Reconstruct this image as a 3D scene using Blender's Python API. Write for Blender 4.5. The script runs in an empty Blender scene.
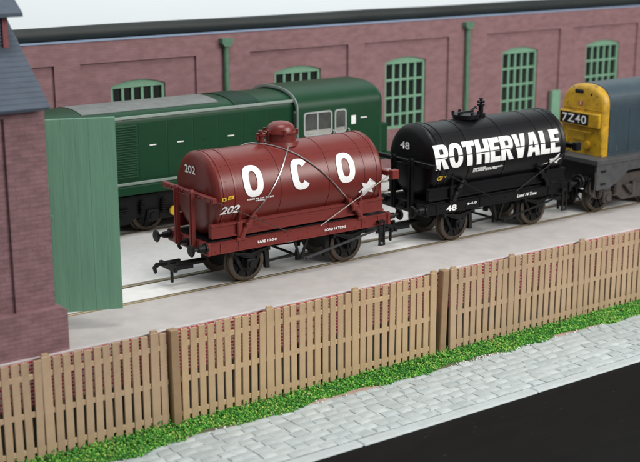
import bpy, bmesh, math, random
from mathutils import Vector, Matrix
random.seed(7)
scn = bpy.context.scene
COL = scn.collection
PI = math.pi

# ------------------------------------------------------------ camera
cam_d = bpy.data.cameras.new('camera'); cam = bpy.data.objects.new('camera', cam_d); COL.objects.link(cam)
Rw = Matrix(((0.8154274695856178, -0.5788557393907692, -0.002018618230938658),
             (0.14531919709374977, 0.20133144546566195, 0.968683632577084),
             (-0.5603216690448659, -0.7901845873218948, 0.24829004240545496)))
M4 = Rw.transposed().to_4x4(); M4.translation = Vector((-19.20708, -31.417, 11.00633))
cam.matrix_world = M4
cam_d.sensor_width = 36; cam_d.lens = 36 * 1230 / 640.0
cam_d.clip_start = 0.5; cam_d.clip_end = 500
cam_d.dof.use_dof = True; cam_d.dof.focus_distance = 38.5; cam_d.dof.aperture_fstop = 0.30
scn.camera = cam

# ------------------------------------------------------------ world, lamps, exposure
w = bpy.data.worlds.new('World'); scn.world = w; w.use_nodes = True
bgn = w.node_tree.nodes['Background']; bgn.inputs[0].default_value = (0.95, 0.965, 1.0, 1); bgn.inputs[1].default_value = 0.33
def area(name, loc, target, sx, sy, power, col):
    d = bpy.data.lights.new(name, 'AREA'); d.shape = 'RECTANGLE'; d.size = sx; d.size_y = sy; d.energy = power; d.color = col
    o = bpy.data.objects.new(name, d); COL.objects.link(o); o.location = loc
    o.rotation_euler = (Vector(target) - Vector(loc)).to_track_quat('-Z', 'Y').to_euler(); return o
area('room_window', (30, -46, 30), (4, 4, 2), 36, 26, 29500, (1.0, 0.97, 0.925))
area('ceiling_light', (0, -8, 46), (4, 8, 0), 22, 18, 11500, (1.0, 0.99, 0.97))
vs = scn.view_settings; vs.view_transform = 'Standard'; vs.look = 'None'; vs.exposure = 0; vs.gamma = 1; vs.use_curve_mapping = False

# ------------------------------------------------------------ materials
def lin(c): return tuple(((v/255.0)/12.92 if v/255.0 <= 0.04045 else (((v/255.0)+0.055)/1.055)**2.4) for v in c)
def mat(name, col, rough=0.5, var=0.12, scale=6, bump=0.0, bscale=40, metal=0.0, stretch=(1, 1, 1), spec=0.5, spots=None, objvar=0):
    m = bpy.data.materials.new(name); m.use_nodes = True; nt = m.node_tree; N = nt.nodes; L = nt.links
    b = N['Principled BSDF']; b.inputs['Roughness'].default_value = rough; b.inputs['Metallic'].default_value = metal
    b.inputs['Specular IOR Level'].default_value = spec
    tc = N.new('ShaderNodeTexCoord'); mp = N.new('ShaderNodeMapping'); mp.inputs['Scale'].default_value = stretch
    L.new(tc.outputs['Object'], mp.inputs[0])
    n = N.new('ShaderNodeTexNoise'); n.inputs['Scale'].default_value = scale; n.inputs['Detail'].default_value = 5; n.inputs['Roughness'].default_value = 0.65
    L.new(mp.outputs[0], n.inputs['Vector'])
    r = N.new('ShaderNodeValToRGB')
    r.color_ramp.elements[0].position = 0.3; r.color_ramp.elements[1].position = 0.72
    r.color_ramp.elements[0].color = tuple(max(0, c*(1-var)) for c in col) + (1,)
    r.color_ramp.elements[1].color = tuple(min(1, c*(1+var)) for c in col) + (1,)
    L.new(n.outputs[0], r.inputs[0]); out = r.outputs[0]
    if spots:
        sc, thr, scol = spots
        n2 = N.new('ShaderNodeTexNoise'); n2.inputs['Scale'].default_value = sc; n2.inputs['Detail'].default_value = 3
        L.new(mp.outputs[0], n2.inputs['Vector'])
        r2 = N.new('ShaderNodeValToRGB'); r2.color_ramp.elements[0].position = thr; r2.color_ramp.elements[1].position = thr+0.06
        L.new(n2.outputs[0], r2.inputs[0])
        mx = N.new('ShaderNodeMix'); mx.data_type = 'RGBA'; L.new(r2.outputs[0], mx.inputs[0]); L.new(out, mx.inputs[6]); mx.inputs[7].default_value = tuple(scol)+(1,)
        out = mx.outputs[2]
    if objvar:          # every piece has its own slightly different tone
        oi = N.new('ShaderNodeObjectInfo'); mr = N.new('ShaderNodeMapRange'); L.new(oi.outputs['Random'], mr.inputs[0]); mr.inputs[3].default_value = 1-objvar; mr.inputs[4].default_value = 1+objvar
        cv = N.new('ShaderNodeCombineXYZ'); [L.new(mr.outputs[0], cv.inputs[q]) for q in range(3)]
        mv = N.new('ShaderNodeMix'); mv.data_type = 'RGBA'; mv.blend_type = 'MULTIPLY'; mv.inputs[0].default_value = 1; L.new(out, mv.inputs[6]); L.new(cv.outputs[0], mv.inputs[7]); out = mv.outputs[2]
    L.new(out, b.inputs['Base Color'])
    if bump:
        n3 = N.new('ShaderNodeTexNoise'); n3.inputs['Scale'].default_value = bscale; n3.inputs['Detail'].default_value = 3
        L.new(mp.outputs[0], n3.inputs['Vector'])
        bp = N.new('ShaderNodeBump'); bp.inputs['Strength'].default_value = bump; bp.inputs['Distance'].default_value = 0.02
        L.new(n3.outputs[0], bp.inputs['Height']); L.new(bp.outputs[0], b.inputs['Normal'])
    return m
def brick_mat(name, c1, c2, mort, bw=0.30, bh=0.1, msize=0.012, rough=0.8, bump=0.6, wash=0.5, axis='XZ'):
    m = bpy.data.materials.new(name); m.use_nodes = True; nt = m.node_tree; N = nt.nodes; L = nt.links
    b = N['Principled BSDF']; b.inputs['Roughness'].default_value = rough
    tc = N.new('ShaderNodeTexCoord'); sp = N.new('ShaderNodeSeparateXYZ'); cb = N.new('ShaderNodeCombineXYZ')
    L.new(tc.outputs['Object'], sp.inputs[0])
    ad = N.new('ShaderNodeMath'); ad.operation = 'ADD'; L.new(sp.outputs[0], ad.inputs[0]); L.new(sp.outputs[1], ad.inputs[1])
    L.new(ad.outputs[0], cb.inputs[0]); L.new(sp.outputs[2], cb.inputs[1])
    br = N.new('ShaderNodeTexBrick'); br.inputs['Scale'].default_value = 1; br.inputs['Brick Width'].default_value = bw
    br.inputs['Row Height'].default_value = bh; br.inputs['Mortar Size'].default_value = msize; br.inputs['Mortar Smooth'].default_value = 0.4
    br.inputs['Color1'].default_value = tuple(c1)+(1,); br.inputs['Color2'].default_value = tuple(c2)+(1,); br.inputs['Mortar'].default_value = tuple(mort)+(1,)
    nd = N.new('ShaderNodeTexNoise'); nd.inputs['Scale'].default_value = 5; L.new(tc.outputs['Object'], nd.inputs['Vector'])
    vm = N.new('ShaderNodeVectorMath'); vm.operation = 'MULTIPLY_ADD'; L.new(nd.outputs['Color'], vm.inputs[0]); vm.inputs[1].default_value = (.05, .045, 0); L.new(cb.outputs[0], vm.inputs[2])
    L.new(vm.outputs[0], br.inputs['Vector'])
    n = N.new('ShaderNodeTexNoise'); n.inputs['Scale'].default_value = 2.2; n.inputs['Detail'].default_value = 6
    mp = N.new('ShaderNodeMapping'); mp.inputs['Scale'].default_value = (1, 1, 2.2); L.new(tc.outputs['Object'], mp.inputs[0]); L.new(mp.outputs[0], n.inputs['Vector'])
    r = N.new('ShaderNodeValToRGB'); r.color_ramp.elements[0].position = 0.35; r.color_ramp.elements[1].position = 0.7
    r.color_ramp.elements[0].color = (1-wash*0.28,)*3+(1,); r.color_ramp.elements[1].color = (1+wash*0.15, 1+wash*0.18, 1+wash*0.22, 1)
    L.new(n.outputs[0], r.inputs[0])
    mx = N.new('ShaderNodeMix'); mx.data_type = 'RGBA'; mx.blend_type = 'MULTIPLY'; mx.inputs[0].default_value = 1
    L.new(br.outputs['Color'], mx.inputs[6]); L.new(r.outputs[0], mx.inputs[7]); L.new(mx.outputs[2], b.inputs['Base Color'])
    n3 = N.new('ShaderNodeTexNoise'); n3.inputs['Scale'].default_value = 14; n3.inputs['Detail'].default_value = 4
    mp3 = N.new('ShaderNodeMapping'); mp3.inputs['Scale'].default_value = (0.35, 0.35, 2.5); L.new(tc.outputs['Object'], mp3.inputs[0]); L.new(mp3.outputs[0], n3.inputs['Vector'])
    h = N.new('ShaderNodeMath'); h.operation = 'MULTIPLY_ADD'; L.new(n3.outputs[0], h.inputs[0]); h.inputs[1].default_value = 0.8
    inv = N.new('ShaderNodeMath'); inv.operation = 'SUBTRACT'; inv.inputs[0].default_value = 1; L.new(br.outputs['Fac'], inv.inputs[1]); L.new(inv.outputs[0], h.inputs[2])
    bp = N.new('ShaderNodeBump'); bp.inputs['Strength'].default_value = bump; bp.inputs['Distance'].default_value = 0.012
    L.new(h.outputs[0], bp.inputs['Height']); L.new(bp.outputs[0], b.inputs['Normal'])
    return m

m_red = mat('red_oxide_plastic', (0.160, 0.021, 0.0165), 0.34, 0.06, 3, 0.04, 60)
m_redf = mat('red_frame_plastic', (0.185, 0.025, 0.020), 0.42, 0.08, 5, 0.05, 50)
m_black = mat('black_tank_plastic', (0.0045, 0.0045, 0.006), 0.38, 0.1, 4, 0.04, 60, spec=0.32)
m_under = mat('black_underframe', (0.0055, 0.0055, 0.006), 0.5, 0.25, 9, 0.1, 40, spec=0.3)
m_tyre = mat('brown_wheel_tyre', (0.085, 0.066, 0.05), 0.42, 0.25, 14, 0.05, 40, metal=0.5)
m_white = mat('white_print', (0.9, 0.9, 0.9), 0.5, 0.02, 5)
m_yprint = mat('yellow_print', (0.75, 0.48, 0.02), 0.5, 0.05, 30)
m_steel = mat('bright_steel_wire', (0.72, 0.70, 0.67), 0.28, 0.1, 6, metal=0.9)
m_concrete = mat('grey_painted_card', (0.475, 0.45, 0.435), 0.75, 0.10, 1.3, 0.15, 12, spots=(26, 0.72, (0.44, 0.43, 0.43)))
m_infill = mat('white_plaster_infill', (0.76, 0.755, 0.74), 0.8, 0.06, 3, 0.2, 10, spots=(20, 0.70, (0.58, 0.57, 0.56)))
m_groove = mat('rail_groove', (0.10, 0.075, 0.05), 0.8, 0.3, 9)
m_railtop = mat('rail_metal', (0.36, 0.31, 0.22), 0.38, 0.25, 4, metal=0.6)
m_railgold = mat('rail_side_brass', (0.34, 0.22, 0.09), 0.45, 0.35, 3, metal=0.5)
m_wall = brick_mat('mauve_brick', (0.262, 0.142, 0.150), (0.255, 0.137, 0.144), (0.243, 0.130, 0.137), 0.28, 0.1, 0.014, 0.85, 0.14, 0.6)
m_shed = brick_mat('mauve_shed_brick', (0.27, 0.145, 0.155), (0.26, 0.138, 0.147), (0.24, 0.124, 0.133), 0.34, 0.115, 0.016, 0.75, 0.6, 0.9)
m_redbrick = brick_mat('red_retaining_brick', (0.62, 0.055, 0.075), (0.52, 0.045, 0.06), (0.80, 0.70, 0.69), 0.27, 0.10, 0.021, 0.8, 0.3, 0.3)
m_wallshade = mat('grey_olive_wall_shade', (0.10, 0.10, 0.085), 0.85, 0.25, 5, 0.2, 14)  # dark grey-olive painted for the shade low behind the fence
m_coping = mat('pale_coping', (0.56, 0.52, 0.52), 0.8, 0.15, 4)
m_skylit = mat('blue_skylit_wall_top', (0.25, 0.33, 0.46), 0.8, 0.08, 3)  # sky light on the wall top, put into the colour as blue
m_green = mat('pale_green_paint', (0.17, 0.34, 0.225), 0.6, 0.12, 6, 0.15, 18)
m_pipe = mat('dull_green_pipe', (0.085, 0.19, 0.12), 0.6, 0.2, 4, 0.1, 12)
m_door = mat('green_brushed_door', (0.155, 0.33, 0.225), 0.55, 0.11, 2.2, 0.3, 7, stretch=(2.6, 2.6, 0.22))
m_slate = mat('slate_roof', (0.056, 0.077, 0.108), 0.7, 0.18, 3, 0.25, 12, stretch=(0.6, 1, 1), spots=(17, 0.73, (0.30, 0.33, 0.36)))
m_tube = mat('black_padding', (0.012, 0.018, 0.017), 0.62, 0.4, 1.2, 0.15, 5, stretch=(0.3, 1, 1))
m_backdrop = mat('white_backdrop', (0.86, 0.95, 0.99), 0.9, 0.015, 0.15)
m_fence = mat('tan_plastic_fence', (0.52, 0.365, 0.215), 0.5, 0.10, 2.5, 0.06, 30, objvar=0.07)
m_fence3 = mat('pinkish_tan_plastic_fence', (0.475, 0.335, 0.215), 0.5, 0.10, 2.5, 0.06, 30, objvar=0.07)
m_fence2 = mat('brown_fence_post', (0.33, 0.215, 0.12), 0.55, 0.10, 3, 0.06, 30)
m_sett = mat('grey_painted_sett', (0.44, 0.495, 0.50), 0.5, 0.10, 3.0, 0.25, 22, objvar=0.07)
m_sett2 = mat('pale_painted_sett', (0.48, 0.53, 0.53), 0.5, 0.10, 3.0, 0.25, 22, objvar=0.07)
m_joint = mat('sett_joint', (0.47, 0.51, 0.505), 0.75, 0.12, 5, 0.2, 20)
m_kerb = mat('pale_kerb', (0.475, 0.525, 0.53), 0.6, 0.08, 3, 0.3, 9)
m_edging = mat('pink_edging', (0.42, 0.29, 0.25), 0.8, 0.15, 5, 0.2, 20)
m_edging2 = mat('dark_olive_edging', (0.12, 0.125, 0.075), 0.85, 0.2, 8, 0.2, 20)
m_road = mat('black_road', (0.0045, 0.0042, 0.0042), 0.7, 0.4, 1.0, 0.15, 5, stretch=(.3, 1, 1), spec=0.12, spots=(9, 0.69, (0.03, 0.028, 0.026)))
m_soil = mat('verge_soil', (0.045, 0.075, 0.02), 0.95, 0.4, 8, 0.3, 14)
m_turf = [mat('turf_mid', (0.085, 0.33, 0.035), 0.9, 0.3, 6), mat('turf_light', (0.20, 0.50, 0.07), 0.9, 0.3, 6),
          mat('turf_dark', (0.035, 0.19, 0.03), 0.9, 0.3, 6), mat('turf_yellow', (0.42, 0.54, 0.14), 0.9, 0.2, 6)]
m_gl = mat('loco_green', (0.0045, 0.046, 0.0175), 0.42, 0.1, 2, 0.03, 40, spec=0.3)
m_glr = mat('loco_green_roof', (0.005, 0.033, 0.018), 0.55, 0.2, 1.4, 0.03, 40, spec=0.25)
m_glgrey = mat('loco_pale_stripe', (0.27, 0.33, 0.30), 0.5, 0.08, 4)
m_roofgrey = mat('loco_roof_grey', (0.17, 0.185, 0.18), 0.65, 0.2, 2)
m_silver = mat('window_frame_silver', (0.60, 0.64, 0.63), 0.35, 0.05, 5, metal=0.4)
m_glass = mat('grey_glass', (0.085, 0.09, 0.085), 0.1, 0.35, 1.8, spec=0.7)
m_cabint = mat('cab_interior', (0.36, 0.36, 0.33), 0.6, 0.4, 1.6)
m_yel = mat('weathered_yellow', (0.50, 0.285, 0.010), 0.45, 0.25, 3, 0.06, 20, spots=(5.5, 0.60, (0.27, 0.165, 0.02)))
m_blue = mat('weathered_blue', (0.024, 0.045, 0.060), 0.5, 0.22, 1.6, 0.06, 20, stretch=(1, 1, 0.45), spots=(5, 0.66, (0.055, 0.066, 0.07)))
m_bluerf = mat('weathered_blue_roof', (0.040, 0.066, 0.085), 0.5, 0.18, 2, 0.06, 20)
m_fgrey = mat('footplate_grey', (0.058, 0.060, 0.063), 0.6, 0.25, 3, 0.1, 20)
m_bogie = mat('dusty_brown_bogie', (0.055, 0.045, 0.040), 0.7, 0.3, 4, 0.2, 16)
m_pane = mat('window_dark', (0.010, 0.013, 0.012), 0.3, 0.5, 2)
m_redpost = mat('dull_red_post', (0.24, 0.075, 0.08), 0.7, 0.3, 6)
m_chip = mat('white_plaster', (0.72, 0.72, 0.70), 0.8, 0.05, 4)
m_badge = mat('badge_red', (0.42, 0.08, 0.05), 0.5, 0.1, 6)

# ------------------------------------------------------------ mesh builder
class MB:
    def __init__(s): s.bm = bmesh.new()
    def _add(s, verts, faces, mi=0):
        vs_ = [s.bm.verts.new(v) for v in verts]; out = []
        for f in faces:
            try: fc = s.bm.faces.new([vs_[i] for i in f]); fc.material_index = mi; out.append(fc)
            except ValueError: pass
        return vs_, out
    def box(s, x0, x1, y0, y1, z0, z1, bev=0.0, mi=0, mtx=None):
        v = [(x, y, z) for x in (x0, x1) for y in (y0, y1) for z in (z0, z1)]
        f = [(0, 1, 3, 2), (4, 6, 7, 5), (0, 4, 5, 1), (2, 3, 7, 6), (0, 2, 6, 4), (1, 5, 7, 3)]
        if mtx: v = [mtx @ Vector(p) for p in v]
        vs_, fs = s._add(v, f, mi)
        if bev:
            es = list({e for fc in fs for e in fc.edges})
            r = bmesh.ops.bevel(s.bm, geom=es, offset=bev, segments=1, affect='EDGES', profile=0.5)
            for fc in r['faces']: fc.material_index = mi
        return s
    def cyl(s, p0, p1, r, seg=12, r2=None, mi=0):
        p0 = Vector(p0); p1 = Vector(p1); d = (p1-p0).normalized(); r2 = r if r2 is None else r2
        a = d.orthogonal().normalized(); b = d.cross(a)
        v = []
        for p, rr in ((p0, r), (p1, r2)):
            for i in range(seg):
                t = 2*PI*i/seg; v.append(p + a*(rr*math.cos(t)) + b*(rr*math.sin(t)))
        f = [(i, (i+1) % seg, seg+(i+1) % seg, seg+i) for i in range(seg)]
        f += [tuple(range(seg-1, -1, -1)), tuple(range(seg, 2*seg))]
        s._add(v, f, mi); return s
    def tube(s, pts, r, seg=6, mi=0):
        pts = [Vector(p) for p in pts]; rings = []; up = None
        for i, p in enumerate(pts):
            d = (pts[min(i+1, len(pts)-1)] - pts[max(i-1, 0)]).normalized()
            if up is None: up = d.orthogonal().normalized()
            a = (up - d*up.dot(d)).normalized(); up = a; b = d.cross(a)
            rings.append([p + a*(r*math.cos(2*PI*k/seg)) + b*(r*math.sin(2*PI*k/seg)) for k in range(seg)])
        v = [q for rg in rings for q in rg]; f = []
        for i in range(len(pts)-1):
            for k in range(seg): f.append((i*seg+k, i*seg+(k+1) % seg, (i+1)*seg+(k+1) % seg, (i+1)*seg+k))
        f += [tuple(range(seg-1, -1, -1)), tuple(range((len(pts)-1)*seg, len(pts)*seg))]
        s._add(v, f, mi); return s
    def lathe(s, prof, origin, axis, seg=32, mi=0, closed=False):
        """prof: list of (t, r) along axis ('X','Y','Z')"""
        o = Vector(origin); v = []
        for t, r in prof:
            for k in range(seg):
                a = 2*PI*k/seg; c, sn = r*math.cos(a), r*math.sin(a)
                v.append(o + Vector({'X': (t, c, sn), 'Y': (sn, t, c), 'Z': (c, sn, t)}[axis]))
        f = []; n = len(prof)
        for i in range(n if closed else n-1):
            j = (i+1) % n
            for k in range(seg): f.append((i*seg+k, i*seg+(k+1) % seg, j*seg+(k+1) % seg, j*seg+k))
        if not closed:
            if prof[0][1] > 1e-4: f.append(tuple(range(seg-1, -1, -1)))
            if prof[-1][1] > 1e-4: f.append(tuple(range((n-1)*seg, n*seg)))
        s._add(v, f, mi); bmesh.ops.remove_doubles(s.bm, verts=s.bm.verts, dist=1e-5); return s
    def prism(s, poly, plane, a, b, mi=0):
        """poly 2D list extruded between a and b; plane 'XZ' (along Y), 'YZ' (along X), 'XY' (along Z)"""
        def P(u, v, t): return {'XZ': (u, t, v), 'YZ': (t, u, v), 'XY': (u, v, t)}[plane]
        n = len(poly); v = [P(u, q, a) for u, q in poly] + [P(u, q, b) for u, q in poly]
        f = [tuple(range(n)), tuple(range(2*n-1, n-1, -1))] + [(i, i+n, (i+1) % n+n, (i+1) % n) for i in range(n)]
        s._add(v, f, mi); return s
    def build(s, name, mats, parent=None, smooth=False, tri=False):
        bmesh.ops.recalc_face_normals(s.bm, faces=s.bm.faces)
        me = bpy.data.meshes.new(name); s.bm.to_mesh(me); s.bm.free()
        for m in (mats if isinstance(mats, (list, tuple)) else [mats]): me.materials.append(m)
        if smooth:
            for p in me.polygons: p.use_smooth = True
            try: me.set_sharp_from_angle(angle=math.radians(38))
            except Exception: pass
        o = bpy.data.objects.new(name, me); COL.objects.link(o)
        if parent: o.parent = parent
        return o
def thing(name, label, cat, loc=(0, 0, 0), rz=0, group=None):
    o = bpy.data.objects.new(name, None); o.empty_display_size = 0.2; COL.objects.link(o); o.location = loc; o.rotation_euler = (0, 0, rz)
    o['label'] = label; o['category'] = cat
    if group: o['group'] = group
    return o
def tag(o, label=None, cat=None, group=None, kind=None):
    if label: o['label'] = label
    if cat: o['category'] = cat
    if group: o['group'] = group
    if kind: o['kind'] = kind
    return o
def inst(o, parent, loc=None, rot=None, name=None):
    c = o.copy(); COL.objects.link(c); c.parent = parent
    if loc is not None: c.location = loc
    if rot is not None: c.rotation_euler = rot
    return c

# ------------------------------------------------------------ lettering
def text_mb(txt, size_w, size_h, bold=0.0, shear=0.0, spacing=1.0, gaps=(), extr=0.0):
    """flat letters scaled to size_w x size_h, centred on the origin in XY; gaps = [(y0,y1)] fractions cut away"""
    cu = bpy.data.curves.new('t', 'FONT'); cu.body = txt; cu.size = 1; cu.offset = bold; cu.shear = shear; cu.space_character = spacing
    cu.resolution_u = 5; cu.fill_mode = 'FRONT'
    ob = bpy.data.objects.new('t', cu); COL.objects.link(ob)
    bpy.context.view_layer.update()
    dg = bpy.context.evaluated_depsgraph_get(); me = bpy.data.meshes.new_from_object(ob.evaluated_get(dg))
    bpy.data.objects.remove(ob); bpy.data.curves.remove(cu)
    mb = MB(); mb.bm.from_mesh(me); bpy.data.meshes.remove(me); bm = mb.bm
    bmesh.ops.remove_doubles(bm, verts=bm.verts, dist=1e-4)
    xs = [v.co.x for v in bm.verts]; ys = [v.co.y for v in bm.verts]
    cx, cy = (min(xs)+max(xs))/2, (min(ys)+max(ys))/2; sx, sy = size_w/(max(xs)-min(xs)), size_h/(max(ys)-min(ys))
    for v in bm.verts: v.co = Vector(((v.co.x-cx)*sx, (v.co.y-cy)*sy, 0))
    n = max(1, int(size_h/0.09))
    for i in range(1, n):
        y = -size_h/2 + size_h*i/n
        bmesh.ops.bisect_plane(bm, geom=bm.verts[:]+bm.edges[:]+bm.faces[:], plane_co=(0, y, 0), plane_no=(0, 1, 0))
    for g0, g1 in gaps:
        ya, yb = -size_h/2+size_h*g0, -size_h/2+size_h*g1
        for y in (ya, yb): bmesh.ops.bisect_plane(bm, geom=bm.verts[:]+bm.edges[:]+bm.faces[:], plane_co=(0, y, 0), plane_no=(0, 1, 0))
        dead = [f for f in bm.faces if ya < f.calc_center_median().y < yb]; bmesh.ops.delete(bm, geom=dead, context='FACES')
    return mb
def block_text(txt, W, H, s, t, gap=None, space=.05):
    """heavy block capitals as flat faces that never overlap, fitted to W x H and centred"""
    wd = {'O': .84, 'C': .74, 'R': .82, 'T': .76, 'H': .84, 'E': .66, 'V': .84, 'A': .88, 'L': .64}
    V = []; F = []
    def add(poly, x): i = len(V); V.extend((x+a, b, 0) for a, b in poly); F.append(tuple(range(i, i+len(poly))))
    def strip(o, n_, x):
        for k in range(len(o)-1): add([o[k], o[k+1], n_[k+1], n_[k]], x)
    def ell(cx, cy, rx, ry, a, p=2.6):
        c, q = math.cos(a), math.sin(a); return (cx+rx*math.copysign(abs(c)**(2/p), c), cy+ry*math.copysign(abs(q)**(2/p), q))
    x = 0
    for ch in txt:
        w = wd[ch]
        if ch in 'OC':
            a0, a1, N = (0, 360, 40) if ch == 'O' else (38, 322, 34)
            A = [math.radians(a0+(a1-a0)*k/N) for k in range(N+1)]
            strip([ell(w/2, .5, w/2, .5, a) for a in A], [ell(w/2, .5, w/2-s*.93, .5-t*.9, a) for a in A], x)
        elif ch == 'T': add([(0, 1-t), (w, 1-t), (w, 1), (0, 1)], x); add([(w/2-s*.55, 0), (w/2+s*.55, 0), (w/2+s*.55, 1-t), (w/2-s*.55, 1-t)], x)
        elif ch == 'H':
            add([(0, 0), (s, 0), (s, 1), (0, 1)], x); add([(w-s, 0), (w, 0), (w, 1), (w-s, 1)], x); add([(s, .5-t/2), (w-s, .5-t/2), (w-s, .5+t/2), (s, .5+t/2)], x)
        elif ch in 'EL':
            add([(0, 0), (s, 0), (s, 1), (0, 1)], x); add([(s, 0), (w, 0), (w, t), (s, t)], x)
            if ch == 'E': add([(s, 1-t), (w, 1-t), (w, 1), (s, 1)], x); add([(s, .52-t*.42), (w*.93, .52-t*.42), (w*.93, .52+t*.42), (s, .52+t*.42)], x)
        elif ch == 'V': add([(0, 1), (s*1.08, 1), (w/2, .34), (w-s*1.08, 1), (w, 1), (w/2+s*.55, 0), (w/2-s*.55, 0)], x)
        elif ch == 'A':
            m = w/2; L = [(0, 0), (s, 0), (s+.05, .17), (m, .17), (m, .36), (m-.09, .36), (m, .70), (m, 1), (m-s*.62, 1)]
            add(L, x); add([(w-a, b) for a, b in reversed(L)], x)
        elif ch == 'R':
            add([(0, 0), (s, 0), (s, 1), (0, 1)], x); A = [math.radians(90-180*k/16) for k in range(17)]
            o = [(s, 1)]+[ell(w-.30, .70, .30, .30, a) for a in A]+[(s, .40)]; n_ = [(s, 1-t*.9)]+[ell(w-.30, .70, max(.02, .30-s*.93), .30-t*.9, a) for a in A]+[(s, .40+t*.9)]
            strip(o, n_, x); add([(s+.02, .398), (w*.42+s*.75, .398), (w+.02, 0), (w-s*1.0, 0)], x)
        x += w+space
    mb = MB(); mb._add(V, F); bm = mb.bm; bmesh.ops.triangulate(bm, faces=[f for f in bm.faces if len(f.verts) > 4])
    tot = x-space
    for v in bm.verts: v.co.x = (v.co.x/tot-.5)*W; v.co.y = (v.co.y-.5)*H
    cut = lambda y: bmesh.ops.bisect_plane(bm, geom=bm.verts[:]+bm.edges[:]+bm.faces[:], plane_co=(0, y, 0), plane_no=(0, 1, 0))
    for k in range(1, 12): cut(-H/2+H*k/12)
    if gap:
        ya, yb = -H/2+H*gap[0], -H/2+H*gap[1]; cut(ya); cut(yb)
        bmesh.ops.delete(bm, geom=[f for f in bm.faces if ya < f.calc_center_median().y < yb], context='FACES')
        for v in bm.verts:
            if v.co.y <= ya+1e-5: v.co.x += .008
    return mb
def on_tank(mb, x, ang, r, cz=2.82):
    a0 = math.radians(ang)
    for v in mb.bm.verts:
        a = a0 + v.co.y/r; X = x + v.co.x
        v.co = Vector((X, -r*math.cos(a), cz + r*math.sin(a)))
    return mb
def on_side(mb, x, y, z):
    for v in mb.bm.verts: v.co = Vector((x+v.co.x, y, z+v.co.y))
    return mb
def on_end(mb, x, y, z):
    for v in mb.bm.verts: v.co = Vector((x, y-v.co.x, z+v.co.y))
    return mb
def poly_mb(poly, rows=6):
    mb = MB(); mb._add([(x, y, 0) for x, y in poly], [tuple(range(len(poly)))]); bm = mb.bm
    bmesh.ops.triangulate(bm, faces=bm.faces[:])
    ys = [p[1] for p in poly]
    for i in range(1, rows):
        y = min(ys)+(max(ys)-min(ys))*i/rows
        bmesh.ops.bisect_plane(bm, geom=bm.verts[:]+bm.edges[:]+bm.faces[:], plane_co=(0, y, 0), plane_no=(0, 1, 0))
    return mb
def dashes_mb(width, height, words, rng):
    """rows of print too small to read: little irregular marks"""
    mb = MB(); x = -width/2; 
    while x < width/2:
        L = rng.uniform(0.02, 0.05); mb._add([(x, -height/2, 0), (x+L, -height/2, 0), (x+L, height/2*rng.uniform(.6, 1), 0), (x, height/2, 0)], [(0, 1, 2, 3)])
        x += L + (0.012 if rng.random() < .8 else 0.05)
    return mb

TRK = 0.72          # centre line of the near track
TRK2 = 8.2          # centre line of the far track
# ============================================================ SETTING
def slab(name, x0, x1, y0, y1, z0, z1, m):
    return tag(MB().box(x0, x1, y0, y1, z0, z1).build(name, m), kind='structure')
slab('yard_floor', -16, 40, -2.74, -0.21, -0.4, 0.0, m_concrete)
slab('track_infill', -16, 40, 0.075, 1.365, -0.4, -0.012, m_infill)
slab('middle_floor', -16, 40, 1.655, 7.265, -0.4, 0.0, m_infill)
slab('track_infill', -16, 40, 7.555, 8.845, -0.4, -0.012, m_infill)
slab('back_floor', -16, 40, 9.135, 11.0, -0.4, 0.0, m_infill)
slab('table_top', -60, 80, -40, 40, -3.6, -3.5, m_road)
for ty, ctr in (('near', TRK), ('far', TRK2)):
    tr = tag(bpy.data.objects.new('railway_track', None), kind='structure'); COL.objects.link(tr)
    tr['label'] = 'sunken railway track the tank wagons stand on' if ty == 'near' else 'sunken railway track under the green locomotive'
    tr.location = (0, ctr, 0)
    for sgn in (-1, 1):
        c = sgn*0.785
        b = MB(); b.box(-16, 40, c-0.06, c+0.06, -0.14, 0.012, 0.015); r = b.build('rail', m_railtop, tr)
        e = MB(); e.box(-16, 40, c-0.135, c-0.065, -0.14, -0.004); e.box(-16, 40, c+0.066, c+0.13, -0.14, -0.05); e.box(-16, 40, c-0.145, c+0.145, -0.3, -0.141)
        # outer filler in the slot (brass edged on the camera side)
        e.build('rail_groove', m_railgold if sgn < 0 else m_groove, tr)

# lower level
slab('road', -40, 60, -36, -7.02, -3.45, -2.872, m_road)
slab('pavement_base', -16, 40, -6.60, -3.62, -3.45, -2.845, m_joint)
slab('verge_base', -16, 40, -3.6, -2.86, -3.45, -2.83, m_soil)
pv = tag(bpy.data.objects.new('pavement', None), kind='structure'); COL.objects.link(pv)
# kerb stones
kx = -12.0; rk = random.Random(3)
while kx < 30:
    L = rk.uniform(5, 7.5); dy = rk.uniform(-0.012, 0.012)
    MB().box(kx, kx+L-0.001, -7.045+dy, -6.665, -3.4, -2.812, 0.045).build('kerb_stone', m_kerb, pv); kx += L
# setts: individually laid, nearest 300 single, the rest joined
protos = []
rs = random.Random(11)
for k in range(8):
    b = MB(); L, Wd = (.205, .225, .24, .25, .21, .235, .245, .22)[k], 0.168
    j = [rs.uniform(-.04, .04) for _ in range(16)]
    v = [(-L+j[0], -Wd+j[1], -.1), (L+j[2], -Wd+j[3], -.1), (L+j[4], Wd+j[5], -.1), (-L+j[6], Wd+j[7], -.1)]
    t = [(p[0]*0.985, p[1]*0.98, 0.0+rs.uniform(-.008, .008)) for p in v]
    ti = [(p[0]*0.80, p[1]*0.70, 0.02+rs.uniform(-.012, .012)) for p in v]
    b._add(v+t+ti, [(0, 1, 5, 4), (1, 2, 6, 5), (2, 3, 7, 6), (3, 0, 4, 7), (4, 5, 9, 8), (5, 6, 10, 9), (6, 7, 11, 10), (7, 4, 8, 11), (8, 9, 10, 11)])
    o = b.build('sett', [m_sett, m_sett2][k % 2], pv, smooth=True); protos.append(o)
used = set(); rest = MB(); cnt = 0
cells = []
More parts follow.
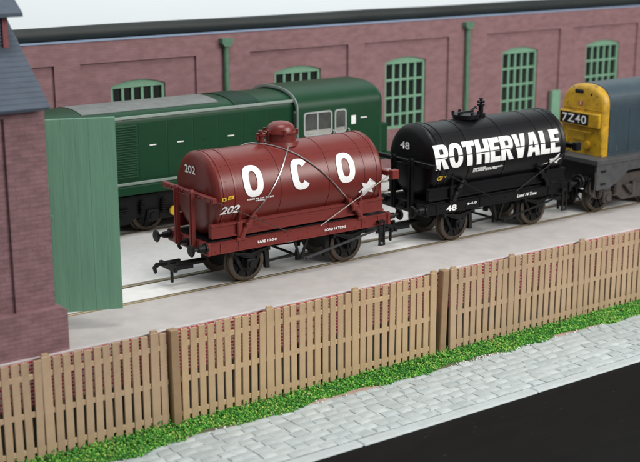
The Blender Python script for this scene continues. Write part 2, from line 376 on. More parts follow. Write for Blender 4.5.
for r in range(8):
    y = -6.45 + r*0.352
    x = -11.5 + (0.26 if r % 2 else 0) 
    while x < 29: cells.append((x+rs.uniform(-.03, .03), y+rs.uniform(-.02, .02))); x += rs.choice((.42, .48, .515))
camp = Vector((-19.2, -31.4, 11))
def in_view(x, y, z):
    q = Rw @ (Vector((x, y, z))-camp)
    if q.z > -1: return False
    return abs(q.x/-q.z)*1230 < 330 and abs(q.y/-q.z)*1230 < 240
vis = [c for c in cells if in_view(c[0], c[1], -2.8)]; vis.sort(key=lambda c: (Vector((c[0], c[1], -2.8))-camp).length)
single = set(vis[:296])
for (x, y) in cells:
    if (x, y) in single:
        k = rs.randrange(8)
        if k not in used: o = protos[k]; used.add(k)
        else: o = inst(protos[k], pv)
        o.location = (x, y, -2.832+rs.uniform(-.012, .008)); o.rotation_euler = (rs.uniform(-.026, .026), rs.uniform(-.016, .016), rs.uniform(-.07, .07))
    else:
        me = protos[rs.randrange(8)].data; n0 = len(rest.bm.verts); rest.bm.from_mesh(me); rest.bm.verts.ensure_lookup_table()
        for v in rest.bm.verts[n0:]: v.co += Vector((x, y, -2.83))
tag(rest.build('sett', m_sett, pv), kind='stuff')
# edging strip between grass and setts
ex = -12; re_ = random.Random(5)
while ex < 30:
    L = re_.uniform(1.2, 2.6); dark = re_.random() < .28
    if -3.9 < ex < -2.2: dark = True; L = 1.75
    MB().box(ex, ex+L-.01, -3.90+re_.uniform(-.06, .05), -3.55, -3.3, -2.805, .012).build('edging_strip', m_edging2 if dark else m_edging, pv); ex += L

# grass: foam crumbs
def crumbs(n, seed, yfun):
    rg = random.Random(seed); V = []; F = []; MI = []
    for _ in range(n):
        x = rg.uniform(-13, 26); t = rg.random(); y = yfun(x, t, rg)
        s_ = rg.uniform(.018, .05)
        z = -2.82 + rg.random()**1.6*0.24*(1.0 - 0.55*t)
        if rg.random() < .1 and t < .25: z += rg.uniform(0, .13)
        i = len(V); ax = [Vector((rg.gauss(0, 1), rg.gauss(0, 1), rg.gauss(0, 1))).normalized() for _ in range(1)][0]
        a = ax.orthogonal().normalized(); b = ax.cross(a); c = Vector((x, y, z))
        for q in (ax*s_, ax*-s_*rg.uniform(.5, 1), a*s_*rg.uniform(.6, 1.3), a*-s_*.8, b*s_*rg.uniform(.4, 1), b*-s_*.9): V.append(c+q)
        for f in ((0, 2, 4), (0, 4, 3), (0, 3, 5), (0, 5, 2), (1, 4, 2), (1, 3, 4), (1, 5, 3), (1, 2, 5)): F.append(tuple(i+k for k in f))
        patch = math.sin(x*1.7+math.sin(x*.9)*2)+math.sin(x*4.1+y*5)
        u = rg.random() + patch*0.06
        mi = 2 if u < .3 else (0 if u < .66 else (1 if u < .90 else 3)); MI += [mi]*8
    me = bpy.data.meshes.new('grass'); me.from_pydata(V, [], F)
    for m in m_turf: me.materials.append(m)
    me.polygons.foreach_set('material_index', MI); me.update()
    o = bpy.data.objects.new('grass', me); COL.objects.link(o); return o
def gy(x, t, rg):
    edge = -3.88 + 0.12*math.sin(x*1.3) + 0.06*math.sin(x*3.7+1) - (0.14 if -8 < x < -4.2 else 0)
    return -2.88 + (edge+2.88)*t + rg.gauss(0, .02)
g = crumbs(60000, 2, gy); tag(g, 'bright green scatter grass along the foot of the fence', 'grass', kind='stuff')
b = MB(); rg = random.Random(21)
for _ in range(150):
    x = rg.uniform(-4, 17); y = -3.93+rg.gauss(0, .05)
    if rg.random() < .45: x = rg.uniform(5.5, 9.5)
    s_ = rg.uniform(.012, .035); b.box(x, x+s_*2, y, y+s_, -2.81, -2.79+s_*.6)
tag(b.build('chips', m_chip), 'small white plaster chips along the grass edge', 'debris', kind='stuff')

# backdrop
bd = tag(MB().box(-60, 90, 15, 15.3, -3.5, 45).build('backdrop', m_backdrop), kind='structure')

# ============================================================ retaining wall
rw = thing('retaining_wall', 'low red brick retaining wall with pale coping behind the picket fence', 'wall', (0, 0, 0))
MB().box(-16, 40, -2.85, -2.742, -1.30, -0.03).build('brick_face', m_redbrick, rw)
MB().box(-16, 40, -2.875, -2.742, -3.4, -1.302).build('shaded_lower_wall', m_wallshade, rw)  # dark band for the unlit lower wall, shade put into its colour
MB().box(-16, 40, -2.86, -2.742, -0.028, 0.004, .006).build('coping', m_coping, rw)

# ============================================================ back wall
YW = 11.0
bw = thing('brick_wall', 'long mauve brick wall with recessed panels and green windows behind the trains', 'wall', (0, 0, 0))
panels = [(-6.0, -1.05, None), (-0.02, 4.92, (1.23, 3.56)), (7.40, 12.38, (8.66, 11.0)), (13.25, 18.08, (14.48, 16.80)), (20.38, 25.25, (21.50, 23.83)), (26.08, 30.85, (27.20, 29.62)), (33.0, 38.0, (34.2, 36.5))]
ZT, ZP0, ZP1 = 6.5, 0.9, 5.68
WZ0, WZ1, RISE = 1.75, 4.74, 0.20
b = MB()
edges = []
prev = -9.0
for p in panels:
    b.box(prev, p[0], YW, YW+.4, ZP0, ZP1); prev = p[1]
b.box(prev, 42, YW, YW+.4, ZP0, ZP1)
b.box(-9, 42, YW, YW+.4, ZP1, ZT); b.box(-9, 42, YW, YW+.4, -.3, ZP0)
for x0, x1, win in panels:
    yp = YW+0.10; yb = YW+.36
    if not win: b.box(x0, x1, yp, yb, ZP0, ZP1); continue
    a0, a1 = win
    b.box(x0, a0, yp, yb, ZP0, ZP1); b.box(a1, x1, yp, yb, ZP0, ZP1); b.box(a0, a1, yp, yb, ZP0, WZ0)
    n = 10
    for i in range(n):
        u0, u1 = a0+(a1-a0)*i/n, a0+(a1-a0)*(i+1)/n
        h = lambda u: WZ1 + RISE*(1-((u-(a0+a1)/2)/((a1-a0)/2))**2)
        b.prism([(u0, h(u0)), (u1, h(u1)), (u1, ZP1), (u0, ZP1)], 'XZ', yp, yb)
b.build('brickwork', m_wall, bw)
MB().box(-9, 42, YW-.03, YW+.43, ZT, ZT+.05).build('skylit_wall_top', m_skylit, bw)  # thin strip for the wall's top surface, its blue sky light painted on
# panes share a mesh
pane_me = None
for x0, x1, win in panels:
    if not win: continue
    a0, a1 = win; yf = YW+0.17
    fb = MB(); t = 0.12
    fb.box(a0, a0+t, yf, yf+.12, WZ0, WZ1); fb.box(a1-t, a1, yf, yf+.12, WZ0, WZ1); fb.box(a0+t, a1-t, yf, yf+.12, WZ0, WZ0+t)
    n = 12
    for i in range(n):
        u0, u1 = a0+(a1-a0)*i/n, a0+(a1-a0)*(i+1)/n
        h = lambda u: WZ1 + (RISE)*(1-((u-(a0+a1)/2)/((a1-a0)/2))**2) + .01
        fb.prism([(u0, WZ1-.10), (u1, WZ1-.10), (u1, h(u1)), (u0, h(u0))], 'XZ', yf-.004, yf+.12)
    fr = fb.build('window', m_green, bw)
    iw = (a1-a0-2*t)/5.0; zz = [WZ0+t, 2.39, 3.14, 3.93, WZ1-.10]
    for i in range(1, 5):
        MB().box(a0+t+iw*i-.055, a0+t+iw*i+.055, yf+.02, yf+.10, WZ0+t, WZ1-.10).build('glazing_bar', m_green, fr)
    for z in zz[1:4]:
        MB().box(a0+t, a1-t, yf+.026, yf+.094, z-.05, z+.05).build('glazing_bar', m_green, fr)
    for i in range(5):
        for j in range(4):
            if pane_me is None:
                pn = MB().box(-.5, .5, 0, .02, 0, 1).build('pane', m_pane, fr); pane_me = pn.data
            else:
                pn = bpy.data.objects.new('pane', pane_me); COL.objects.link(pn); pn.parent = fr
            pn.location = (a0+t+iw*(i+.5), yf+.101, zz[j]); pn.scale = (iw*.99, 1, zz[j+1]-zz[j])
for px in (6.22, 19.1, 31.9):
    dp = MB().cyl((px, YW-.12, -.1), (px, YW-.12, 6.02), .105, 12).build('downpipe', m_pipe, bw, smooth=True)
    hb = MB(); hb.prism([(px-.13, 5.98), (px+.13, 5.98), (px+.24, 6.12), (px+.24, 6.30), (px-.24, 6.30), (px-.24, 6.12)], 'XZ', YW-.28, YW-.004); hb.build('hopper_head', m_pipe, dp)
MB().box(24.64, 25.2, YW-.22, YW-.003, -.1, 2.72, .02).build('green_post', m_green, bw)
tb = MB(); tb.tube([(x, YW+.42+.015*math.sin(x), 6.80+.012*math.sin(x*.6)) for x in range(-12, 46)], .27, 20)
tag(tb.build('black_tube', m_tube, smooth=True), 'black padded tube lying along the top of the brick wall', 'tube')

# ============================================================ shed
sh = thing('brick_shed', 'mauve brick engine shed with slate roof and open green door at left edge', 'building', (-7.2, -2.6, 0))
# local: x<=0 to the left, y>=0 away
b = MB()
b.box(-1.06, 0.0, 0, .3, 1.2, 6.35)                       # corner pier
b.box(-7.6, -1.06, .07, .3, 1.2, 6.2)                     # recessed panel
b.box(-7.6, -1.06, 0, .3, 6.2, 6.35)
b.box(-8.6, -7.6, 0, .3, 1.2, 6.35)
b.prism([(-8.75, -.3), (.26, -.3), (.26, 1.10), (0.10, 1.2), (-8.75, 1.2)], 'XZ', -.17, .3)   # plinth
b.box(-.3, .0, .3, 1.0, -.3, 6.35); b.box(-.3, 0, 5.6, 6.3, -.3, 6.35); b.box(-.3, 0, 1.0, 5.6, 5.9, 6.35)   # end wall jambs and lintel
b.prism([(.0, 6.351), (6.3, 6.351), (3.15, 9.0)], 'YZ', -.3, -.01)
b.box(-8.6, 0, 6.3, 6.6, -.3, 6.35)
b.build('wall', m_shed, sh)
rf = MB(); sl = math.radians(38)
rf.prism([(-.30, 6.37), (-.30, 6.45), (3.15, 9.15), (6.60, 6.45), (6.60, 6.37), (3.15, 9.05)], 'YZ', -9.0, .02)
ro = rf.build('roof', m_slate, sh)
# slate courses: individual overlapping strips
ny = 24
for i in range(ny):
    t0, t1 = i/ny, (i+1)/ny
    y0, y1 = -.33+t0*3.45, -.33+t1*3.45; z0, z1 = 6.42+t0*2.73, 6.42+t1*2.73
    MB().prism([(y0-.01, z0+.0), (y0-.01, z0+.032), (y1, z1+.026), (y1, z1-.02)], 'YZ', -9.02, .035+random.uniform(-.006, .006)).build('slate_course', m_slate, ro)
ln = MB(); ln.box(-8, -.42, 1.42, 4.9, 7.6, 8.62); lo = ln.build('roof_vent', m_slate, sh)
for k in range(8): MB().box(-7.8, -.46, 1.36, 1.418, 7.86+k*.09, 7.92+k*.09).build('louvre', m_slate, lo)
MB().box(-.42, -.28, 1.34, 4.98, 7.5, 8.62).build('vent_post', m_redpost, lo)
MB().prism([(1.05, 8.56), (1.05, 8.66), (3.15, 10.0), (5.25, 8.66), (5.25, 8.56)], 'YZ', -8.3, .02).build('vent_roof', m_slate, lo)
# open door leaf, hinged on the near jamb: individual planks
dr = bpy.data.objects.new('door', None); COL.objects.link(dr); dr.parent = sh; dr.location = (.28, 1.55, .52); dr.rotation_euler = (0, 0, math.radians(-21))
dr['label'] = 'pale green plank door standing open'
dw = 2.16; npk = 6
for k in range(npk):
    MB().box(dw*k/npk+.001, dw*(k+1)/npk-.001, -.05+random.uniform(-.002, .002), .05, 0, 5.32, .004).build('plank', m_door, dr)
for z in (.6, 2.7, 4.8): MB().box(.02, dw-.03, .05, .10, z-.16, z+.16, .01).build('ledge', m_door, dr)
for z in (2.7,): MB().box(-.03, .42, -.066, -.053, z-.05, z+.05, .006).build('hinge', m_door, dr)

# ============================================================ fence
def fence(xs, n, y0, y1, label, posts, z0=-2.86, h=2.93, tilt=0.0, m_fence=m_fence):
    """section with n pickets from x=xs to xs+n*pitch"""
    pitch = 0.282
    f = thing('picket_fence', label, 'fence', (xs, y0, z0), math.atan2(y1-y0, n*pitch), 'tan picket fence sections in front of the yard')
    pk = None; rg = random.Random(int(xs*10)+50)
    for i in range(n):
        if i in posts: continue
        if pk is None:
            q = MB(); q.box(-.105, .105, -.028, .028, 0, h-.05, .008); pk = q.build('picket', m_fence, f); o = pk
        else: o = inst(pk, f)
        o.location = (pitch*(i+.5), rg.uniform(-.008, .008), rg.uniform(-.02, .02)); o.rotation_euler = (rg.uniform(-.006, .006), rg.gauss(0, .006), 0)
    for i in posts:
        q = MB(); q.box(-.13, .13, -.045, .06, -.05, h+.0, .015); q.prism([(-.12, h+.0), (.12, h+.0), (.08, h+.07), (-.08, h+.07)], 'XZ', -.035, .05)
        o = q.build('fence_post', m_fence, f); o.location = (pitch*(i+.5), 0, 0); o.rotation_euler = (0, rg.gauss(0, .006), 0)
    for z in (.42, 1.42, 2.45):
        MB().box(.02, n*pitch-.02, -.018, .05, z-.075, z+.075, .01).build('rail', m_fence, f)
    return f
fence(-4.20-25*.282, 25, -3.04, -3.04, 'left tan picket fence section in front of the brick shed', (1, 12, 23), m_fence=m_fence3)
fence(-3.86, 33, -3.09, -3.05, 'middle tan picket fence section in front of the red wagon', (10, 21, 32))
fence(6.02, 44, -3.06, -3.03, 'right tan picket fence section in front of the black wagon', (0, 9, 21, 33), m_fence=m_fence3)
def gatepost(x, y, lean, label):
    q = MB(); q.box(-.13, .13, -.13, .13, 0, 2.95, .02)
    o = q.build('fence_post', m_fence2); o.location = (x, y, -2.88); o.rotation_euler = (0, lean, 0)
    tag(o, label, 'post', 'square brown posts between fence sections')
gatepost(-4.02, -3.06, -.012, 'upright square brown post between the left and middle fence sections')
gatepost(5.72, -2.97, .03, 'leaning dark brown post between the middle and right fence sections')

# ============================================================ tank wagons
R_T, CZ = 1.26, 2.82
def make_wheel(parent, x, side, proto={}):
    """spoked disc wheel; side -1 near, +1 far"""
    if 'tyre' not in proto:
        t = MB(); t.lathe([(-.11, .50), (-.11, .60), (-.09, .63), (.06, .64), (.075, .705), (.11, .70), (.11, .50)], (0, 0, 0), 'Y', 36, closed=True)
        # disc, hub and spokes
        d = MB(); d.lathe([(-.02, 0.0001), (-.02, .52), (.06, .52), (.06, 0.0001)], (0, 0, 0), 'Y', 24); d.lathe([(-.14, .0001), (-.14, .10), (-.02, .14), (-.02, .0001)], (0, 0, 0), 'Y', 14)
        for k in range(8):
            a = 2*PI*k/8; d.box(.1, .52, -.06, -.015, -.035, .035, mtx=Matrix.Rotation(a, 4, 'Y'))
        wh = d.build('wheel', m_under, parent, smooth=True); ty = t.build('tyre', m_tyre, wh, smooth=True); proto['wheel'] = wh; proto['tyre'] = ty
    else:
        wh = inst(proto['wheel'], parent); ty = inst(proto['tyre'], wh)
    wh.location = (x, side*.79, .64); wh.rotation_euler = (0, random.uniform(0, 1) if side < 0 else 0, 0 if side < 0 else PI)
    return wh
def coupling(parent, s):
    """tension lock coupling at end s (-1 left)"""
    c = MB(); X = lambda a: s*a
    def bx(a, b_, *k): c.box(min(s*a, s*b_), max(s*a, s*b_), *k)
    bx(2.9, 4.12, -.16, .16, .60, .70, .015)
    for y in (-.40, .40):
        c.prism([(s*3.55, y-.04), (s*3.55, y+.04), (s*4.20, y+.05), (s*4.20, y-.03)], 'XY', .60, .70)
    bx(4.12, 4.24, -.50, .50, .56, .74, .02)
    o = c.build('coupling', m_under, parent)
    h = MB(); h.prism([(s*3.9, .74), (s*4.55, .80), (s*4.68, .66), (s*4.62, .48), (s*4.55, .50), (s*4.57, .64), (s*4.45, .70), (s*3.9, .66)], 'XZ', .02, .10); h.build('hook', m_under, o)
    p = MB(); p.box(min(s*4.05, s*4.13), max(s*4.05, s*4.13), -.10, .0, .13, .60, .02); p.build('drop_pin', m_under, o)
def wagon(x, kind):
    red = kind == 'red'
    mt, mf = (m_red, m_redf) if red else (m_black, m_black)
    if red: t = thing('tank_wagon', 'dark red tank wagon lettered OCO with a raised filler dome', 'tank wagon', (x, TRK, 0), group='four wheeled tank wagons on the near track')
    else: t = thing('tank_wagon', 'black tank wagon with large white lettering behind the red tank wagon', 'tank wagon', (x, TRK, 0), group='four wheeled tank wagons on the near track')
    # tank
    h = 3.24; prof = [(-h, .0001), (-h+.005, .55), (-h+.03, .98), (-h+.07, 1.13), (-h+.13, 1.235), (-h+.21, 1.285), (-h+.30, R_T)]
    prof += [(-a, r) for a, r in reversed(prof)]
    tk = MB().lathe(prof, (0, 0, CZ), 'X', 72).build('tank', mt, t, smooth=True)
    for sx in ((-2.48, -.82, 1.02, 2.42) if red else (-2.6, -1.6, .1, 1.75, 2.6)):
        MB().lathe([(-.035, R_T-.01), (-.03, R_T+.014), (.03, R_T+.014), (.035, R_T-.01)], (sx, 0, CZ), 'X', 72).build('strap', mt, tk, smooth=True)
    for s in (-1, 1):
        MB().lathe([(-.03, R_T-.02), (-.02, R_T+.018), (.02, R_T+.018), (.03, R_T-.02)], (s*2.90, 0, CZ), 'X', 72).build('end_ring', mt, tk, smooth=True)
    rv = MB()
    def rivet(X, ang, rr=.016):
        a = math.radians(ang); p = Vector((X, -R_T*math.cos(a), CZ+R_T*math.sin(a))); n = Vector((0, -math.cos(a), math.sin(a)))
        rv.cyl(p-n*.005, p+n*.013, rr, 6, rr*.5)
    for k in range(58): rivet(-2.80+k*.0975, 47 if red else 52)
    for X in (-2.79, 2.79):
        for k in range(34): rivet(X, -50+k*5.6)
    for X in ((-2.40, 2.34) if red else (-1.65, 1.6)):
        for k in range(34): rivet(X, -50+k*5.6, .012)
    tag(rv.build('rivets', mt, tk), kind='stuff')
    # top fittings
    if red:
        dx = -.02
        d = MB(); d.lathe([(4.02, .64), (4.05, .60), (4.22, .585), (4.36, .585), (4.365, .66), (4.42, .66), (4.425, .56), (4.54, .535), (4.64, .45), (4.70, .30), (4.73, .10), (4.735, .0001)], (dx, 0, 0), 'Z', 32)
        for v_ in d.bm.verts: v_.co.x = dx+(v_.co.x-dx)*.82; v_.co.y *= .82
        do = d.build('filler_dome', mt, tk, smooth=True)
        for k in range(6):
            a = k*PI/3+.2; px, py = dx+.53*math.cos(a), .53*math.sin(a)
            MB().cyl((px, py, 4.34), (px, py, 4.50), .05, 8).build('clamp_bolt', mt, do)
        MB().lathe([(3.98, .58), (4.11, .55), (4.12, .46)], (dx, 0, 0), 'Z', 32).build('dome_flange', mt, do, smooth=True)
        v = MB(); v.cyl((-.76, 0, 4.1), (-.76, 0, 4.33), .10, 10); v.cyl((-.76, 0, 4.33), (-.76, 0, 4.40), .15, 10); v.cyl((-.91, -.02, 4.30), (-.61, .02, 4.30), .04, 8); v.cyl((-.76, -.1, 4.46), (-.76, .1, 4.46), .045, 8); v.cyl((-.76, 0, 4.4), (-.76, 0, 4.5), .05, 8)
        v.box(-.93, -.86, -.05, .05, 4.20, 4.34, .01); v.build('valve', mt, tk)
    else:
        d = MB(); d.lathe([(4.08, .46), (4.18, .46), (4.18, .50), (4.24, .50), (4.24, .34), (4.27, .25), (4.28, .0001)], (-.72, 0, 0), 'Z', 24); do = d.build('manhole', mt, tk, smooth=True)
        for k in range(6):
            a = k*PI/3+.3; px, py = -.72+.45*math.cos(a), .45*math.sin(a)
            MB().cyl((px, py, 4.2), (px, py, 4.33), .05, 8).build('clamp_bolt', mt, do)
        MB().box(-.98, -.46, -.05, .05, 4.27, 4.33, .01).cyl((-.5, 0, 4.3), (-.2, .05, 4.44), .035, 8).cyl((-.30, -.1, 4.4), (-.15, .1, 4.43), .03, 8).build('lid_bar', mt, do)
        v = MB(); v.cyl((0.0, 0, 4.08), (0.0, 0, 4.46), .09, 10); v.cyl((0, 0, 4.08), (0, 0, 4.2), .17, 10); v.cyl((0, 0, 4.46), (0, 0, 4.52), .14, 10); v.cyl((0, 0, 4.5), (0, 0, 4.70), .05, 8); v.cyl((-.15, 0, 4.60), (.15, 0, 4.60), .04, 8); v.cyl((0, -.15, 4.60), (0, .15, 4.60), .04, 8); v.cyl((0, 0, 4.68), (0, 0, 4.73), .075, 8)
        v.build('valve', mt, tk)
    # frame
    for s in (-1, 1):
        so = MB(); y0, y1 = sorted((s*1.05, s*1.20)); so.box(-3.36, 3.36, y0, y1, 1.11, 1.47, .012)
        yo = s*1.2
        for z in (1.12, 1.45): so.box(-3.35, 3.35, min(yo, yo+s*.025), max(yo, yo+s*.025), z, z+.022)
        for k in range(18):
            X = -3.2+k*.376; so.cyl((X, s*1.19, 1.2+.12*(k % 2)), (X, s*1.218, 1.2+.12*(k % 2)), .022, 6)
        for X in (-3.0, -2.35, 2.35, 3.0, -1.0, 1.0): so.box(X-.03, X+.03, min(yo, yo+s*.02), max(yo, yo+s*.02), 1.142, 1.45)
        so.build('solebar', mf, t)
        cr = MB(); y0, y1 = sorted((s*.92, s*1.08)); cr.box(-3.28, 3.28, y0, y1, 1.58, 2.02, .02); y2 = sorted((s*1.08, s*1.13)); cr.box(-3.28, 3.28, y2[0], y2[1], 1.95, 2.012); cr.box(-3.28, 3.28, y2[0], y2[1], 1.588, 1.64)
        cr.build('cradle_beam', mf, t)
        for X in (-2.30, 2.30):
            sp = MB(); sp.box(X-.09, X+.09, min(s*1.09, s*1.19), max(s*1.09, s*1.19), 1.46, 2.02, .02); sp.cyl((X, s*1.14, 2.0), (X, s*1.18, 2.52), .05, 8); sp.box(X-.16, X+.16, min(s*1.08, s*1.26), max(s*1.08, s*1.26), 1.44, 1.52, .01)
            sp.build('tank_support', mf, t)
        for sx in (-1, 1):
            br = MB(); br.tube([(sx*1.80, s*1.19, 2.17), (sx*2.16, s*1.20, 1.72), (sx*2.28, s*1.2, 1.50)], .085, 8); br.box(sx*2.02-.12, sx*2.02+.12, min(s*1.16, s*1.28), max(s*1.16, s*1.28), 1.78, 1.96, .02); br.cyl((sx*1.80, s*1.29, 2.10), (sx*1.80, s*1.10, 2.16), .07, 8); br.build('anchor_bracket', mf, t)
            # straight rods
            MB().tube([(sx*.62, s*1.27, 1.47), (sx*3.36, s*1.38, 2.84)], .016 if red else .022, 6).build('tie_rod', (m_dull if sx > 0 or s > 0 else mat_rod) if red else m_under, t)
    MB().box(-3.34, 3.34, -1.04, 1.04, 1.40, 1.50).build('floor', m_under, t)
    for sx in (-1, 1):
        hx = sorted((sx*3.37, sx*3.49)); MB().box(hx[0], hx[1], -1.25, 1.25, 1.11, 1.50, .015).build('headstock', mf, t)
        hx = sorted((sx*3.29, sx*3.44)); bb = MB().box(hx[0], hx[1], -1.50, 1.60, 2.76, 2.93, .02)
        for k in range(9):
            y = -1.35+k*.3375; bb.cyl((sx*3.42, y, 2.83+.03*(k % 2)), (sx*3.475, y, 2.83+.03*(k % 2)), .04, 6)
        if sx > 0: bb.box(3.25, 3.52, -1.62, -1.40, 2.70, 3.0, .02)
        bb.build('end_baulk', mf, t)
        for y in (-.47, .47):
            st = MB(); X = sx*3.53; mtl = Matrix.Identity(4)
            st.prism([(y-.095, 1.16), (y+.095, 1.16), (y+.085, 2.98), (y+.03, 3.04), (y-.03, 3.04), (y-.085, 2.98)], 'YZ', X-.09, X+.02) if sx < 0 else st.prism([(y-.095, 1.16), (y+.095, 1.16), (y+.085, 3.0), (y-.085, 3.0)], 'YZ', X-.02, X+.09)
            st.box(min(X, X+sx*.13)-.0, max(X, X+sx*.13), y-.028, y+.028, 1.18, 2.94, .01)
            st.build('stanchion', mf, t)
        for y in (-1.09, 1.09):
            bu = MB(); bu.lathe([(0, .0001), (0, .17), (.06, .17), (.07, .12), (.28, .10), (.285, .055), (.50, .055), (.50, .0001)], (0, 0, 0), 'X', 18)
            bo = bu.build('buffer', m_under, t, smooth=True); bo.location = (sx*3.46, y, 1.34); bo.rotation_euler = (0, 0, 0 if sx > 0 else PI)
            hd = MB(); hd.lathe([(.48, .0001), (.48, .17), (.52, .20), (.56, .17), (.575, .0001)], (0, 0, 0), 'X', 20); hd.build('buffer_head', m_under, bo, smooth=True)
        dh = MB(); dh.cyl((sx*3.48, 0, 1.30), (sx*3.58, 0, 1.30), .13, 12); dh.tube([(sx*3.56, 0, 1.33), (sx*3.74, 0, 1.34), (sx*3.80, 0, 1.24), (sx*3.72, 0, 1.14)], .055, 8); dh.build('drawhook', m_under, t)
        coupling(t, sx)
        # running gear
        X = sx*1.92
        for s in (-1, 1):
            make_wheel(t, X, s)
            ag = MB(); yy = s*.97
            ag.prism([(X-.62, 1.10), (X-.50, 1.10), (X-.20, .52), (X+.20, .52), (X+.50, 1.10), (X+.62, 1.10), (X+.26, .40), (X-.26, .40)], 'XZ', yy-.025, yy+.025)
            ag.prism([(X-.22, 1.12), (X-.13, 1.12), (X-.13, .5), (X-.22, .5)], 'XZ', yy-.024, yy+.026); ag.prism([(X+.13, 1.12), (X+.22, 1.12), (X+.22, .5), (X+.13, .5)], 'XZ', yy-.024, yy+.026)
            ag.build('axle_guard', m_under, t)
            ab = MB(); y0, y1 = sorted((s*.96, s*1.20)); ab.box(X-.16, X+.16, y0, y1, .48, .78, .03); y2 = sorted((s*1.2, s*1.25)); ab.cyl((X, s*1.19, .62), (X, s*1.25, .62), .10, 12); ab.build('axlebox', m_under, t)
            sg = MB()
            for k in range(4):
                L = .66-.13*k; sg.prism([(X-L, 1.06-.055*k-.03), (X, .92-.045*k), (X+L, 1.06-.055*k-.03), (X+L, 1.06-.055*k+.015), (X, .965-.045*k), (X-L, 1.06-.055*k+.015)], 'XZ', min(s*1.04, s*1.16), max(s*1.04, s*1.16))
            for e in (-1, 1): sg.box(X+e*.66-.05, X+e*.66+.05, min(s*1.03, s*1.17), max(s*1.03, s*1.17), .95, 1.115, .01)
            sg.build('spring', m_under, t)
            bk = MB(); e = -sx; bk.prism([(X+e*.72, .30), (X+e*.86, .30), (X+e*.82, 1.0), (X+e*.66, 1.0)], 'XZ', min(s*.72, s*.88), max(s*.72, s*.88)); bk.box(X+e*.76-.03, X+e*.76+.03, min(s*.78, s*.84), max(s*.78, s*.84), .9, 1.36); bk.build('brake_block', m_under, t)
        MB().cyl((X, -.95, .64), (X, .95, .64), .07, 10).build('axle', m_under, t, smooth=True)
    # brake gear
    bg = MB()
    for s in (-1, 1):
        yy = s*1.0; bg.prism([(-.24, 1.12), (-.16, 1.12), (.02, .48), (.30-.02, 1.12), (.36, 1.12), (.10, .40), (-.05, .40)], 'XZ', yy-.02, yy+.02)
        bg.tube([(-1.3, s*.80, .46), (-.05, s*.80, .58), (.05, s*.80, .46), (1.3, s*.80, .42)], .035, 6)
    bg.cyl((.02, -1.02, .5), (.02, 1.02, .5), .045, 8); bg.cyl((.02, -.8, .35), (.02, -.8, .68), .06, 6)
    bg.build('brake_gear', m_under, t)
    lv = MB(); lv.prism([(.0, .46), (.02, .55), (2.85, 1.03), (3.05, 1.06), (3.05, 1.00), (2.85, .97)], 'XZ', -1.30, -1.26); lv.cyl((.02, -1.3, .5), (.02, -1.0, .5), .05, 8); lv.build('brake_lever', m_lever if red else m_under, t)
    lg = MB(); lg.box(2.92, 3.0, -1.36, -1.31, .48, 1.3, .01); lg.box(3.12, 3.18, -1.36, -1.31, .48, 1.3, .01); lg.box(2.92, 3.18, -1.358, -1.312, .46, .52); lg.box(2.92, 3.18, -1.356, -1.2, 1.22, 1.3); lg.build('lever_guard', m_under, t)
    # writing
    rr = R_T+.004
    if red:
        for ch, X in (('O', -1.83), ('C', -.08), ('O', 1.66)):
            on_tank(block_text(ch, (.70 if ch == 'O' else .68), 1.0, .27, .22), X, 19, rr+.016).build('letter', m_white, tk)
        on_end(text_mb('202', .64, .25, bold=.02), -3.255, .14, 3.53).build('number', m_white, tk)
        on_tank(text_mb('202', .68, .26, bold=.03, shear=.25), -2.68, -17, rr+.022).build('number', m_white, tk)
        yp = MB(); yp._add([(-.2, -.05, 0), (-.05, -.06, 0), (-.05, .05, 0), (-.2, .05, 0)], [(0, 1, 2, 3)]); yp._add([(.0, -.03, 0), (.20, -.02, 0), (.22, .09, 0), (.02, .07, 0)], [(0, 1, 2, 3)])
        on_tank(yp, -2.78, -1, rr+.022).build('yellow_patch', m_yprint, tk)
        yq = MB(); yq._add([(-.16, -.03, 0), (-.10, -.03, 0), (-.10, .02, 0), (-.16, .02, 0)], [(0, 1, 2, 3)]); yq._add([(.06, .01, 0), (.15, .015, 0), (.15, .05, 0), (.06, .045, 0)], [(0, 1, 2, 3)])
        on_tank(yq, -2.78, -1, rr+.026).build('black_mark', m_under, tk)
        rg = random.Random(4)
        on_tank(dashes_mb(.95, .045, 6, rg), -1.60, -6.5, rr+.004).build('small_print', m_white, tk)['kind'] = 'stuff'; on_tank(dashes_mb(.32, .045, 2, rg), -1.62, -9.6, rr+.004).build('small_print', m_white, tk)['kind'] = 'stuff'
        on_side(text_mb('TARE 10-0-0', .72, .085, bold=.03), -1.38, -1.231, 1.295).build('lettering', m_white, t)
        on_side(text_mb('LOAD 14 TONS', .84, .085, bold=.03), 1.24, -1.231, 1.295).build('lettering', m_white, t)
        star = [((.33 if k_ % 2 == 0 else .16)*math.cos(math.radians(80+30*k_))*1.1, (.33 if k_ % 2 == 0 else .16)*math.sin(math.radians(80+30*k_))) for k_ in range(12)]
        on_tank(poly_mb(star), 2.52, -16, rr+.024).build('star', m_white, tk)
        # tie wires over the tank
        for s, e in ((-1, 1), (1, -1)):
            pts = []
            for k in range(28):
                u = k/27.0; ang = -30 + 230*u; X = s*(1.80 - 3.6*min(1, max(0, (ang+30)/170.0))) if False else s*(1.80 - 2.75*(ang+30)/120.0 if ang < 90 else -.95 - .85*(ang-90)/120.0) if s > 0 else (-1.80 + 2.15*(ang+30)/120.0 if ang < 90 else .35 + .85*(ang-90)/120.0)
                a = math.radians(ang); pts.append((X, -(R_T+.035)*math.cos(a), CZ+(R_T+.035)*math.sin(a)))
            MB().tube(pts, .019, 6).build('tie_wire', m_steel, t, smooth=True)
    else:
        on_tank(block_text('ROTHERVALE', 5.92, .86, .305, .215), -.20, 13.0, rr+.02).build('lettering', m_white, tk)
        on_tank(poly_mb([(-2.95, -.017), (2.95, -.017), (2.95, .017), (-2.95, .017)], 1), -.20, 11.6, rr+.026).build('pinstripe', m_black, tk)
